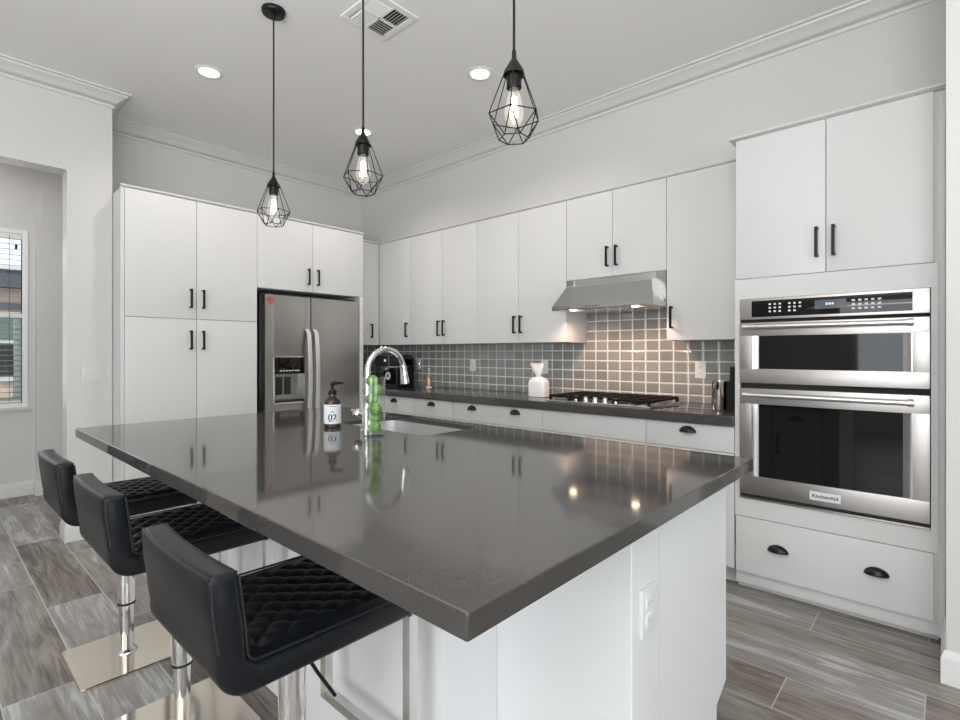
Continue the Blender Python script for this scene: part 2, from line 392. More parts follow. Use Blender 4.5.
CROWN = [(0, CEIL - .098), (.010, CEIL - .098), (.012, CEIL - .088), (.006, CEIL - .084), (.006, CEIL - .076), (.018, CEIL - .072), (.030, CEIL - .056), (.055, CEIL - .034), (.074, CEIL - .024), (.078, CEIL - .014), (.092, CEIL - .010), (.094, CEIL), (0, CEIL)]
g = G().sweep([(-4.2, 4.3), (.922, 4.3), (.922, YB), (XS, YB), (XS, .006), (2.63, .006), (2.63, -.16), (3.6, -.16)], CROWN)
struct('trim_1', g, 'trim', 'white crown moulding where the walls meet the ceiling', 'trim')
BASE = [(0, 0), (.015, 0), (.015, .095), (.012, .105), (.008, .112), (.006, .122), (0, .125)]
struct('baseboard_left', G().sweep([(OX1, 4.45), (OX1, 4.3), (.922, 4.3)], BASE), 'trim', 'white baseboard at the foot of the left wall', 'baseboard')
struct('baseboard_alcove', G().sweep([(-2.05, 6.0), (.717, 6.0), (.717, 5.9), (1.35, 5.9)], BASE), 'trim', 'white baseboard under the alcove window', 'baseboard')
struct('baseboard_stub', G().sweep([(2.95, .006), (2.63, .006), (2.63, -.16), (3.6, -.16)], BASE), 'trim', 'white baseboard on the wall end beside the oven tower', 'baseboard')

# ------------------------------------------------------------------ outside the alcove window
h = thing('neighbor_house', 'brown stucco neighbouring house seen through the alcove window', 'house', (0, 10.2, -.3))
obj('wall', G().box(-6, 5, 10.2, 13, -.3, 2.45), 'plaster', h)
obj('roof', G().box(-6.3, 5.3, 9.95, 13.2, 2.45, 2.52, .01), 'housewhite', h)
obj('fascia', G().box(-6.25, 5.25, 10.0, 10.2, 2.20, 2.45), 'roof', h)
obj('band', G().box(-6, 5, 10.12, 10.2, 1.90, 1.98), 'roof', h)
fr = obj('window', G().box(.2, 1.6, 10.14, 10.2, .84, 1.85), 'housewhite', h)
obj('pane', G().box(.26, 1.54, 10.12, 10.15, .92, 1.39), 'housewin', fr)
obj('pane', G().box(.26, 1.54, 10.12, 10.15, 1.45, 1.80), 'housegreen', fr)
tag(obj('yard', G().box(-8, 8, 6.3, 16, -.4, -.3), 'ground'), 'pale gravel yard outside the alcove window', 'yard', kind='structure')

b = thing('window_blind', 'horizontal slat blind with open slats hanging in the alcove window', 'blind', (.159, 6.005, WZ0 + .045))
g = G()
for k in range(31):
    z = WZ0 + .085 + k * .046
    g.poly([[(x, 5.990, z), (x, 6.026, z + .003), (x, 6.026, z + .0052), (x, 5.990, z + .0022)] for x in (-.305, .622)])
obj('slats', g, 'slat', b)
obj('headrail', G().box(-.308, .626, 5.989, 6.027, WZ1 - .085, WZ1 - .042, .003), 'whiteplastic', b)
obj('bottom_rail', G().box(-.305, .622, 5.992, 6.024, WZ0 + .045, WZ0 + .062, .003), 'whiteplastic', b)
for x in (-.15, .18, .545):
    obj('cord', G().tube([(x, 5.987, WZ0 + .05), (x, 5.987, WZ1 - .06)], .0016, 6), 'darkplastic', b)

# ------------------------------------------------------------------ cabinets
def fb(g, ax, pl, o0, o1, a0, a1, z0, z1, bev=0.0):
    """box on a cabinet face: o = outward from the plane, a = along it"""
    if ax == 'x': return g.box(pl - o1, pl - o0, a0, a1, z0, z1, bev)      # faces -x
    if ax == 'X': return g.box(pl + o0, pl + o1, a0, a1, z0, z1, bev)      # faces +x
    return g.box(a0, a1, pl - o1, pl - o0, z0, z1, bev)                    # faces -y
def pt(ax, pl, o, a, z):
    return (pl - o, a, z) if ax == 'x' else (pl + o, a, z) if ax == 'X' else (a, pl - o, z)
def bar_pull(par, ax, pl, a, z0, z1):
    g = G(); r = .007
    fb(g, ax, pl, .024, .034, a - r, a + r, z0, z1, .0018)
    for zc in (z0 + .007, z1 - .007): fb(g, ax, pl, 0, .028, a - r, a + r, zc - .006, zc + .006, .0015)
    return obj('handle', g, 'black', par)
def cup_pull(par, ax, pl, a, z):
    g = G(); W, Hh, D = .046, .033, .027; rings = []
    for off in (0.0, .0035):
        grid = []
        for i in range(15):
            th = PI * i / 14; ring = []
            for j in range(8):
                ph = PI / 2 * j / 7
                ring.append(pt(ax, pl, .001 + (D - off) * math.sin(th) * math.sin(ph) ** .8 if j else .001, a + (W - off) * math.cos(th), z - .012 + (Hh - off) * math.sin(th) * math.cos(ph)))
            grid.append(ring)
        g.poly(grid, cap=False, closed=False)
    # flange
    fl = [[pt(ax, pl, .0, a + W * 1.04 * math.cos(PI * i / 14), z - .012 + (Hh + .003) * math.sin(PI * i / 14)) for i in range(15)],
          [pt(ax, pl, .003, a + W * 1.04 * math.cos(PI * i / 14), z - .012 + (Hh + .003) * math.sin(PI * i / 14)) for i in range(15)]]
    g.poly(fl)
    return obj('cup_pull', g, 'bronze', par)
TRIMP = [(-.012, 2.371), (.004, 2.371), (.009, 2.376), (.012, 2.380), (.012, 2.387), (-.012, 2.387)]
def cabinet(name, label, ax, pl, depth, a0, a1, z0, z1, fronts, group=None, toe=False, bz=None, cat='cabinet'):
    loc = pt(ax, pl, -depth / 2, (a0 + a1) / 2, 0 if toe else z0)
    t = thing(name, label, cat, loc, group)
    bz = bz or (z0, z1)
    obj('body', fb(G(), ax, pl, -depth, -.0205, a0 + .0008, a1 - .0008, bz[0], bz[1], .001), 'cab', t)
    if toe: obj('toe_kick', fb(G(), ax, pl, -depth, -.085, a0 + .0008, a1 - .0008, 0, bz[0]), 'cab', t)
    for f in fronts:
        kind, b0, b1, c0, c1 = f[:5]
        d = obj(kind, fb(G(), ax, pl, -.019, 0, b0 + .0017, b1 - .0017, c0 + .0017, c1 - .0017, .0016), 'cab', t)
        for hd in f[5:]:
            if hd[0] == 'bar': bar_pull(d, ax, pl, hd[1], hd[2], hd[3])
            else: cup_pull(d, ax, pl, hd[1], hd[2])
    return t
# fridge wall
YF = 4.10
PX0, PXM, PX1 = .947, 1.397, 1.846
GAPT = 2.370
SEAM = 1.498
p = cabinet('pantry_cabinet', 'tall white four-door pantry cabinet left of the refrigerator', 'y', YF, .69, .925, PX1, .10, 2.36, [
    ('door', PX0, PXM, .10, SEAM, ('bar', PXM - .042, 1.275, 1.415)), ('door', PXM, PX1, .10, SEAM, ('bar', PXM + .042, 1.275, 1.415)),
    ('door', PX0, PXM, SEAM, GAPT, ('bar', PXM - .042, 1.578, 1.718)), ('door', PXM, PX1, SEAM, GAPT, ('bar', PXM + .042, 1.578, 1.718))], toe=True)
obj('filler_strip', G().box(.925, PX0, YF + .004, YF + .019, .10, GAPT, .001), 'cab', p)
obj('top_trim', G().sweep([(.925, YF), (PX1, YF)], TRIMP), 'cab', p)
FX1 = 2.858
p = cabinet('overhead_cabinet', 'white two-door cabinet above the refrigerator', 'y', YF, .69, PX1, FX1, 1.778, 2.36, [
    ('door', PX1, 2.335, 1.778, GAPT, ('bar', 2.335 - .045, 1.838, 1.978)), ('door', 2.335, FX1, 1.778, GAPT, ('bar', 2.335 + .045, 1.838, 1.978))])
obj('top_trim', G().sweep([(PX1, YF), (FX1, YF)], TRIMP), 'cab', p)
obj('side_panel', G().box(FX1 - .040, FX1, YF + .0, YB - .01, 0, 1.7775, .001), 'cab', p)
# corner and range wall, upper row
XU, UB = 3.22, 1.330
def utrim(p, a0, a1): obj('top_trim', G().sweep([(XU, a1), (XU, a0)], TRIMP), 'cab', p)
HB0, HB1 = 1.405, 1.545
YC = 4.34
p = cabinet('wall_cabinet', 'narrow white wall cabinet in the corner right of the refrigerator', 'y', YC, .44, FX1 + .002, XU - .001, UB, 2.36, [
    ('door', FX1 + .002, XU - .001, UB, GAPT, ('bar', 3.117, HB0, HB1))])
obj('top_trim', G().sweep([(FX1 + .002, YC), (XU - .001, YC)], TRIMP), 'cab', p)
UY = [4.339, 3.847, 2.966, 2.073, 1.326, .842]
p = cabinet('wall_cabinet', 'white single-door wall cabinet above the coffee maker, next to the corner', 'x', XU, .29, UY[1], UY[0], UB, 2.36, [
    ('door', UY[1], UY[0], UB, GAPT, ('bar', UY[1] + .04, HB0, HB1))]); utrim(p, UY[1], UY[0])
p = cabinet('wall_cabinet', 'white two-door wall cabinet above the copper bottle', 'x', XU, .29, UY[2], UY[1], UB, 2.36, [
    ('door', 3.40, UY[1], UB, GAPT, ('bar', 3.40 + .034, HB0, HB1)), ('door', UY[2], 3.40, UB, GAPT, ('bar', 3.40 - .034, HB0, HB1))]); utrim(p, UY[2], UY[1])
p = cabinet('wall_cabinet', 'white two-door wall cabinet just left of the range hood', 'x', XU, .29, UY[3], UY[2], UB, 2.36, [
    ('door', 2.52, UY[2], UB, GAPT, ('bar', 2.52 + .032, HB0, HB1)), ('door', UY[3], 2.52, UB, GAPT, ('bar', 2.52 - .032, HB0, HB1))]); utrim(p, UY[3], UY[2])
p = cabinet('hood_cabinet', 'short white two-door cabinet directly above the range hood', 'x', XU, .29, UY[4], UY[3], 1.778, 2.36, [
    ('door', 1.703, UY[3], 1.778, GAPT, ('bar', 1.703 + .034, 1.845, 1.985)), ('door', UY[4], 1.703, 1.778, GAPT, ('bar', 1.703 - .034, 1.845, 1.985))]); utrim(p, UY[4], UY[3])
p = cabinet('wall_cabinet', 'white single-door wall cabinet between the range hood and the oven tower', 'x', XU, .29, UY[5], UY[4], UB, 2.36, [
    ('door', UY[5], UY[4], UB, GAPT, ('bar', UY[4] - .036, HB0, HB1))]); utrim(p, UY[5], UY[4])
# lower row
XL = 2.94
DB, DT = .712, .855
def lower(label, a0, a1, pulls, hand, split=None):
    fr = [['drawer', a0, a1, DB, DT] + [('cup', q, .815) for q in pulls]]
    if split: fr += [['door', a0, split, .10, DB, ('bar', split - .035, .54, .68)], ['door', split, a1, .10, DB, ('bar', split + .035, .54, .68)]]
    else: fr += [['door', a0, a1, .10, DB, ('bar', hand, .54, .68)]]
    return cabinet('base_cabinet', label, 'x', XL, .57, a0, a1, .10, .858, fr, toe=True)
lower('white base cabinet with one drawer pull beside the oven tower', .842, 1.335, [1.088], 1.29)
lower('white base cabinet under the gas cooktop with a plain front', 1.335, 2.092, [], 0, 1.713)
lower('white base cabinet with two cup pulls on its wide drawer', 2.092, 2.985, [2.332, 2.762], 0, 2.54)
lower('white base cabinet under the copper bottle with one cup pull', 2.985, 3.472, [3.236], 3.03)
lower('white base cabinet nearest the refrigerator corner with one cup pull', 3.472, 4.0, [3.738], 3.51)
p = thing('corner_base_cabinet', 'white blind corner base cabinet behind the right edge of the refrigerator', 'cabinet', (3.2, 4.4, 0))
obj('body', G().box(2.88, 3.51, 4.002, YB - .01, .0, .858, .001), 'cab', p)

# ------------------------------------------------------------------ oven tower and ovens
OY0, OY1 = .03, .84
t = thing('oven_tower_cabinet', 'tall white cabinet tower around the built-in double oven', 'cabinet', (3.2, .435, 0))
g = G()
g.box(2.958, 3.51, OY0, OY1, 1.533, 2.36, .001); g.box(2.958, 3.51, OY0, OY1, .09, .486, .001)
g.box(2.958, 3.51, OY0, .054, .486, 1.533); g.box(2.958, 3.51, .815, OY1, .486, 1.533)
obj('body', g, 'cab', t)
g = G().box(2.944, 2.958, OY0, OY1, 1.533, 1.6385); g.box(2.944, 2.958, .816, OY1, .4865, 1.5325); g.box(2.944, 2.958, OY0, .054, .4865, 1.5325); g.box(2.944, 2.958, OY0, OY1, .391, .486)
obj('face_frame', g, 'cab', t)
obj('toe_kick', G().box(3.0, 3.5, OY0, OY1, 0, .09), 'cab', t)
obj('base_rail', G().box(2.965, 3.0, OY0, OY1, .03, .09, .001), 'cab', t)
obj('filler_strip', G().box(2.952, 2.975, .008, OY0, .03, 2.36, .001), 'cab', t)
for (a0, a1, hx) in ((.044, .433, .401), (.433, .836, .469)):
    d = obj('door', fb(G(), 'x', 2.94, -.017, 0, a0 + .0017, a1 - .0017, 1.6405, 2.374, .0016), 'cab', t)
    bar_pull(d, 'x', 2.94, hx, 1.713, 1.858)
d = obj('drawer', fb(G(), 'x', 2.94, -.017, 0, .046, .834, .098, .388, .0016), 'cab', t)
cup_pull(d, 'x', 2.94, .637, .253); cup_pull(d, 'x', 2.94, .240, .253)
obj('top_trim', G().sweep([(3.30, OY1 + .001), (2.945, OY1 + .001), (2.945, .008)], [(o * 2.2 if o > 0 else o, z + .004) for o, z in TRIMP]), 'cab', t)

t = thing('wall_oven', 'stainless steel built-in microwave and oven combination in the tower', 'oven', (3.2, .435, .487))
obj('body', G().box(2.952, 3.45, .058, .812, .488, 1.531), 'ventdark', t)
# control panel
XO = 2.935
cp = obj('control_panel', G().box(XO, 2.951, .057, .814, 1.424, 1.531, .002), 'steel', t)
obj('panel_glass', G().box(XO - .0015, XO + .002, .114, .757, 1.436, 1.519, .0006), 'glassblack', cp)
dp = obj('display', G().box(XO - .0022, XO - .001, .352, .478, 1.463, 1.506), mat('display_glass', (.06, .065, .075), .15), cp)
g = G()
for k in range(3): g.box(XO - .0026, XO - .002, .425 - k * .012, .433 - k * .012, 1.481, 1.491)
obj('digits', g, 'display', cp)
def keys(pts, w, hgt):
    g = G()
    for yc, zc in pts: g.box(XO - .0024, XO - .0012, yc - w, yc + w, zc - hgt, zc + hgt)
    obj('keypad', g, 'ivory', cp)
keys([(.672 - i * .0225, 1.499 - j * .0185) for i in range(3) for j in range(3)], .0052, .0042)
keys([(.585 - i * .0225, 1.499 - j * .0185) for i in range(3) for j in range(3) if (i, j) != (2, 2)], .0052, .0042)
keys([(.325 - i * .024, 1.496 - j * .019) for i in range(5) for j in range(3)], .006, .0042)
def oven_handle(par, z):
    g = G(); g.tube([(XO - .05, .108, z), (XO - .05, .786, z)], .0125, 16)
    for y in (.118, .776):
        g.tube([(XO - .05, y - .010, z), (XO - .05, y + .010, z)], .0165, 16); g.tube([(XO - .05, y, z), (XO + .004, y, z)], .010, 12)
    obj('handle', g, 'satin', par)
def oven_door(name, z0, z1, wz0, wz1, hz):
    wy0, wy1 = .147, .724
    g = G()
    g.box(XO - .004, 2.951, .057, .814, wz1 + .006, z1, .003); g.box(XO - .004, 2.951, .057, .814, z0, wz0 - .006, .003)
    g.box(XO - .004, 2.951, .057, wy0 - .03, wz0 - .008, wz1 + .008, .001); g.box(XO - .004, 2.951, wy1 + .03, .814, wz0 - .008, wz1 + .008, .001)
    d = obj(name, g, 'steel', t)
    obj('window', G().box(XO + .004, 2.95, wy0 - .032, wy1 + .032, wz0 - .01, wz1 + .01), 'glassblack', d)
    for (ya, yb) in ((wy0 - .032, wy0), (wy1, wy1 + .032)):
        g = G(); s = 1 if ya < .4 else -1
        yo, yi = (ya, yb) if s > 0 else (yb, ya)
        g.poly([[(XO - .006, yo, z), (XO - .006, yo + s * .008, z), (XO + .0035, yi, z), (XO + .006, yi, z), (XO + .006, yo, z)] for z in (wz0 - .006, wz1 + .006)])
        obj('side_bezel', g, 'bezel', d, 'polished chrome strip at each end of the glass')
    oven_handle(d, hz)
    return d
oven_door('microwave_door', 1.094, 1.407, 1.174, 1.332, 1.384)
od = oven_door('oven_door', .514, 1.066, .617, .979, 1.034)
bd = obj('badge', G().box(XO - .0065, XO - .003, .373, .498, .539, .579, .001), 'ivory', od, 'pale brand plate with dark lettering')
tx = text_mesh('badge_lettering', 'KitchenAid', .0235, 'ink', od, (XO - .0071, .4355, .559), (0, -1, 0), (0, 0, 1), .0004)
obj('vent_strip', G().box(2.945, 2.951, .058, .812, .488, .514), 'rubber', t)
obj('lower_edge', G().box(XO + .002, 2.951, .057, .814, .487, .496, .001), 'steel', t)

# ------------------------------------------------------------------ refrigerator
RX0, RX1, RXS, RZ, RY = 1.905, 2.797, 2.308, 1.728, 4.085
t = thing('refrigerator', 'stainless steel side-by-side refrigerator beside the pantry', 'refrigerator', ((RX0 + RX1) / 2, 4.43, 0))
obj('body', G().box(RX0 - .012, RX1, RY + .075, 4.78, .02, RZ + .005, .004), 'darkplastic', t)
obj('top_hinge_cover', G().box(RX0, RX1, RY + .075, RY + .13, RZ + .005, RZ + .022, .004), 'darkplastic', t)
obj('kick_grille', G().box(RX0, RX1, RY + .05, RY + .075, .0, .075), 'darkplastic', t)
DX0, DX1, DZ0, DZ1 = 1.982, 2.247, .838, 1.214
g = G()
g.box(RX0, DX0, RY, RY + .07, .08, RZ, .004); g.box(DX1, RXS - .004, RY, RY + .07, .08, RZ, .004)
g.box(DX0 - .004, DX1 + .004, RY, RY + .07, DZ1, RZ, .002); g.box(DX0 - .004, DX1 + .004, RY, RY + .07, .08, DZ0, .002)
ld = obj('door', g, 'steelv', t, 'left freezer door with dispenser')
rd = obj('door', G().box(RXS + .004, RX1, RY, RY + .07, .08, RZ, .004), 'steelv', t, 'plain right door')
for (par, x) in ((ld, RXS - .036), (rd, RXS + .036)):
    g = G(); pts = []
    for k in range(25):
        s = k / 24; z = .62 + s * (1.455 - .62); pts.append((x, RY - .016 - .046 * math.sin(PI * s) ** .55 if 0 < s < 1 else RY + .002, z))
    rings = []
    for i, p_ in enumerate(pts):
        q = [(-.019, 0), (-.013, -.010), (.013, -.010), (.019, 0), (.013, .008), (-.013, .008)]
        rings.append([(p_[0] + a, p_[1] + b_, p_[2]) for a, b_ in q])
    g.poly(rings); obj('handle', g, 'handlesteel', par)
dsp = obj('dispenser', G().box(DX0, DX1, RY + .055, RY + .068, DZ0, DZ1), 'steelv', t, 'ice and water dispenser recess')
obj('control_strip', G().box(DX0, DX1, RY + .002, RY + .052, 1.075, DZ1, .002), 'glassblack', dsp)
g = G()
for k in range(7): g.box(2.03 + k * .026, 2.047 + k * .026, RY + .0008, RY + .0025, 1.098, 1.1065)
obj('control_marks', g, 'ivory', dsp)
g = G()
for xx in (2.045, 2.12): g.box(xx - .026, xx + .026, RY + .038, RY + .054, .90, 1.05, .006)
obj('paddle', g, 'darkplastic', dsp)
obj('drip_tray', G().box(DX0, DX1, RY + .002, RY + .055, DZ0, DZ0 + .02, .002), 'darkplastic', dsp)
g = G(); g.box(DX0 - .01, DX0, RY - .004, RY + .004, DZ0 - .01, DZ1 + .01); g.box(DX1, DX1 + .01, RY - .004, RY + .004, DZ0 - .01, DZ1 + .01); g.box(DX0 - .01, DX1 + .01, RY - .004, RY + .004, DZ1, DZ1 + .01); g.box(DX0 - .01, DX1 + .01, RY - .004, RY + .004, DZ0 - .01, DZ0)
obj('dispenser_bezel', g, 'satin', dsp)
g = G(); cx_, cz_, r_ = 1.948, 1.683, .040
g.poly([[(cx_ + r_ * a, y, cz_ + r_ * b_) for a, b_ in ((-.95, .1), (-.1, .95), (.95, -.1), (.1, -.95))] for y in (RY - .001, RY - .004)])
tag(obj('magnet', g, 'red'), 'small red diamond magnet on the top left of the refrigerator door', 'magnet')

# ------------------------------------------------------------------ worktops, backsplash
g = G(); g.box(2.915, XB - .001, .842, YB - .005, .859, TOP, .004); g.box(2.862, 2.915, 4.0, YB - .005, .859, TOP, .002)
tag(obj('worktop', g, 'quartz'), 'dark grey stone worktop along the range wall under the tiles', 'worktop')
g = G().box(XB - .008, XB - .0005, .843, YB - .012, TOP + .0005, UB - .001); g.box(XB - .008, XB - .0005, UY[4] + .002, UY[3] - .002, UB - .001, 1.547)
tag(obj('backsplash', g, 'tile'), 'grey glass tile backsplash with pale grout behind the cooktop', 'backsplash')
g = G().box(FX1 + .002, XB - .008, YB - .011, YB - .003, TOP + .0005, UB - .001)
tag(obj('backsplash', g, 'tilex'), 'short return of dark glass tile in the corner beside the refrigerator', 'backsplash')

# island
IX0, IX1, IY0, IY1 = .479, 1.796, .458, 2.872
SX0, SX1, SY0, SY1 = 1.375, 1.715, 1.565, 2.185
def rrect(x0, x1, y0, y1, r, z, n=6):
    pts = []
    for cx, cy, a0 in ((x1 - r, y1 - r, 0), (x0 + r, y1 - r, 90), (x0 + r, y0 + r, 180), (x1 - r, y0 + r, 270)):
        for k in range(n + 1):
            a = math.radians(a0 + 90 * k / n); pts.append((cx + r * math.cos(a), cy + r * math.sin(a), z))
    return pts
def slab_with_hole(outer, hole, z0, zm, z1):
    """thin slab with a hole and a deeper built-up edge all round"""
    x0, x1, y0, y1 = outer; a = .045
    oc = [(x0, y0), (x1, y0), (x1, y1), (x0, y1)]; ic = [(x0 + a, y0 + a), (x1 - a, y0 + a), (x1 - a, y1 - a), (x0 + a, y1 - a)]
    bm = bmesh.new()
    def fill(o_, h_, z):
        o = [bm.verts.new((*p[:2], z)) for p in o_]; hh = [bm.verts.new((*p[:2], z)) for p in h_]
        es = [bm.edges.new((r[i], r[(i + 1) % len(r)])) for r in (o, hh) for i in range(len(r))]
        bmesh.ops.triangle_fill(bm, use_beauty=True, edges=es)
    fill(oc, hole, z1); fill(ic, hole, zm); fill(oc, ic, z0)
    gg = G(); gg.merge(bm)
    gg.poly([[(*p, z) for p in oc] for z in (z0, z1)], cap=False); gg.poly([[(*p, z) for p in ic] for z in (z0, zm)], cap=False)
    gg.poly([[(p[0], p[1], z) for p in hole] for z in (zm, z1)], cap=False)
    return gg
hole = rrect(SX0, SX1, SY0, SY1, .05, 0)
g = slab_with_hole((IX0, IX1, IY0, IY1), hole, .8755, .894, TOP)
iw = obj('island_worktop', g, 'quartz', ang=20)
md = iw.modifiers.new('edge', 'BEVEL'); md.width = .0025; md.segments = 2; md.limit_method = 'ANGLE'
tag(iw, 'large dark grey polished stone worktop of the kitchen island', 'worktop')
s = thing('sink', 'stainless steel undermount sink set in the island worktop', 'sink', ((SX0 + SX1) / 2, (SY0 + SY1) / 2, .68))
rings = [rrect(SX0 - .008, SX1 + .008, SY0 - .008, SY1 + .008, .055, .8935), rrect(SX0 + .002, SX1 - .002, SY0 + .002, SY1 - .002, .05, .8935), rrect(SX0 + .006, SX1 - .006, SY0 + .006, SY1 - .006, .05, .71),
         rrect(SX0 + .03, SX1 - .03, SY0 + .03, SY1 - .03, .04, .695)]
g = G(); g.poly(rings, cap=False); n = len(rings[-1]); f = g.bm.faces.new([g.bm.verts.new(p) for p in rings[-1]])
obj('basin', g, 'sink', s)
obj('drain', G().lathe([(.04, .695), (.045, .699), (.03, .6985), (.028, .697)], (SX0 + SX1) / 2, (SY0 + SY1) / 2, 0, 24), 'chrome', s)

BX0, BX1, BY0, BY1 = 1.093, 1.766, .530, 2.80
isl = thing('island_cabinet', 'white kitchen island base with a plain end panel', 'island', ((BX0 + BX1) / 2, (BY0 + BY1) / 2, 0))
BW = 1.246
obj('knee_panel', G().box(.885, BX0 - .001, .93, 2.74, 0, .871, .004), 'island', isl)
obj('pony_wall', G().box(BX0, BW - .001, BY0, BY1, 0, .871, .006, 3), 'island', isl)
g = G()   # end panel with a toe notch at the lower right
g.poly([[(BW, y, 0), (BX1 - .092, y, 0), (BX1 - .092, y, .155), (BX1 - .001, y, .195), (BX1 - .001, y, .871), (BW, y, .871)] for y in (BY0 + .001, BY0 + .095)])
obj('end_panel', g, 'island', isl)
obj('body', G().box(BW, BX1 - .021, BY0 + .096, SY0 - .03, .11, .871), 'island', isl)
obj('body', G().box(BW, BX1 - .021, SY1 + .03, BY1, .11, .871), 'island', isl)
g = G().box(BW, BX1 - .021, SY0 - .03, SY1 + .03, .11, .66); g.box(BX1 - .04, BX1 - .021, SY0 - .03, SY1 + .03, .66, .871); g.box(BW, BW + .02, SY0 - .03, SY1 + .03, .66, .871)
obj('sink_body', g, 'island', isl)
obj('toe_kick', G().box(BW, BX1 - .093, BY0 + .096, BY1, 0, .11), 'island', isl)
for (a0, a1, hy) in ((.628, .93, .89), (.93, 1.53, None), (1.53, 2.22, 0), (2.22, 2.80, 2.26)):
    if hy is None:
        for (z0, z1) in ((.115, .36), (.36, .61), (.61, .86)):
            d = obj('drawer', fb(G(), 'X', BX1, -.019, 0, a0 + .0017, a1 - .0017, z0 + .0017, z1 - .0017, .0016), 'island', isl); cup_pull(d, 'X', BX1, (a0 + a1) / 2, (z0 + z1) / 2)
        continue
    d = obj('drawer', fb(G(), 'X', BX1, -.019, 0, a0 + .0017, a1 - .0017, .712, .86, .0016), 'island', isl); cup_pull(d, 'X', BX1, (a0 + a1) / 2, .79)
    for (b0, b1, hh) in ([(a0, a1, hy)] if hy else [(a0, (a0 + a1) / 2, (a0 + a1) / 2 - .035), ((a0 + a1) / 2, a1, (a0 + a1) / 2 + .035)]):
        d = obj('door', fb(G(), 'X', BX1, -.019, 0, b0 + .0017, b1 - .0017, .115, .709, .0016), 'island', isl); bar_pull(d, 'X', BX1, hh, .54, .68)

# faucet
t = thing('faucet', 'tall arched chrome kitchen faucet behind the vase on the island', 'faucet', (1.305, 1.84, TOP))
fx, fy = 1.305, 1.84
obj('base', G().lathe([(.030, 0), (.030, .006), (.024, .012), (.022, .10), (.017, .112), (.0135, .12)], fx, fy, TOP, 28), 'chrome', t)
pts = [(fx, fy, TOP + .11), (fx, fy, 1.16)]
R = .098
for k in range(1, 25):
    a = PI - k / 24 * (PI * .93); pts.append((fx + R + R * math.cos(a), fy, 1.168 + R * math.sin(a)))
obj('spout', G().tube(pts, .0125, 16), 'chrome', t)
ex, ez = pts[-1][0], pts[-1][2]
obj('spray_head', G().tube([(ex - .002, fy, ez + .008), (ex + .003, fy, ez - .012), (ex + .009, fy, ez - .055), (ex + .012, fy, ez - .078)], [.0135, .0155, .019, .0205], 20), 'chrome', t)
g = G().tube([(fx, fy + .012, .982), (fx, fy + .055, .982)], .019, 18); g.ball((fx, fy + .066, .984), .027, 22, 14, (1, .95, .9))
g.tube([(fx, fy + .08, .99), (fx - .004, fy + .112, .998)], [.010, .007], 12); obj('lever', g, 'chrome', t)

# vase with green fruit
vx, vy = 1.246, 1.713
t = thing('glass_vase', 'clear glass cylinder vase filled with green limes on the island', 'vase', (vx, vy, TOP))
obj('cylinder', G().lathe([(.0, .0), (.041, .0), (.0445, .004), (.0445, .236), (.0430, .237), (.0425, .012), (.0, .010)], vx, vy, TOP, 40, cap=False), 'glass', t)
vr = Vector((.81, -.59, 0))          # across the vase
balls = []
for k, (dx, dd) in enumerate(((.003, -.013), (.006, .013), (.006, -.0125), (-.009, .0115), (.011, -.0095), (-.007, .012))):
    q = vr * dx + Vector((.59, .81, 0)) * dd; balls.append((q.x, q.y, .036 + k * .0372))
words = ['bottom lime in the glass vase', 'second lime from the bottom of the vase', 'third lime up inside the vase', 'fourth lime up inside the vase', 'lime second from the top of the vase', 'topmost lime, level with the rim of the vase']
for (a, b_, c), lb in zip(balls, words):
    g = G().ball((vx + a, vy + b_, TOP + c), .0255, 24, 16, (1, 1, .93))
    tag(obj('lime', g, 'lime'), 'green ' + lb, 'lime', 'limes in the glass vase')

# soap bottle
bx_, by_ = 1.272, 2.062
t = thing('soap_bottle', 'amber glass pump bottle with a pale label on the island', 'bottle', (bx_, by_, TOP))
obj('bottle', G().lathe([(.0, 0), (.033, 0), (.037, .004), (.037, .112), (.034, .122), (.022, .134), (.0165, .140), (.0165, .150), (0, .150)], bx_, by_, TOP, 36, cap=False), 'amber', t)
lab = obj('label', G().lathe([(.0374, .018), (.0380, .018), (.0380, .104), (.0374, .104)], bx_, by_, TOP, 36, cap=False), 'label', t)
obj('pump_collar', G().lathe([(.0, .149), (.019, .149), (.019, .166), (.010, .169), (.0065, .172), (.0065, .196), (0, .196)], bx_, by_, TOP, 24, cap=False), 'black', t)
dirc = Vector((-bx_, -by_, 0)).normalized(); rgt = Vector((-dirc.y, dirc.x, 0))
P0 = Vector((bx_, by_, TOP))
g = G().tube([P0 + Vector((0, 0, .192)) - rgt * .010, P0 + Vector((0, 0, .199)) + rgt * .012, P0 + Vector((0, 0, .200)) + rgt * .040, P0 + Vector((0, 0, .196)) + rgt * .048], [.009, .009, .0055, .004], 12)
obj('pump_spout', g, 'black', t)
def on_label(a, z):   # point on the label surface, a = angle to the right as the camera sees it
    d = dirc * math.cos(a) + rgt * math.sin(a); return P0 + d * .0383 + Vector((0, 0, z))
def wrap_text(s, size, zc, par, name, bold):
    o = text_mesh(name, s, size, 'ink', None, (0, 0, 0), (1, 0, 0), (0, 0, 1), bold)
    for v in o.data.vertices:
        a = v.co.x / .0383; q = on_label(a, zc + v.co.z) - Vector(wloc(par)); v.co = q
    o.parent = par; return o
wrap_text('02', .040, .046, lab, 'label_number', .0008)
wrap_text('No.', .011, .072, lab, 'label_word', .0002)
g = G()
for z, a0, a1 in ((.0955, -.42, .42), (.028, -.5, .1)):
    rr = [[on_label(a0 + (a1 - a0) * k / 8, z + d) for d in (0, .0022)] for k in range(9)]
    g.poly(rr, cap=False, closed=False)
obj('label_line', g, 'ink', lab)

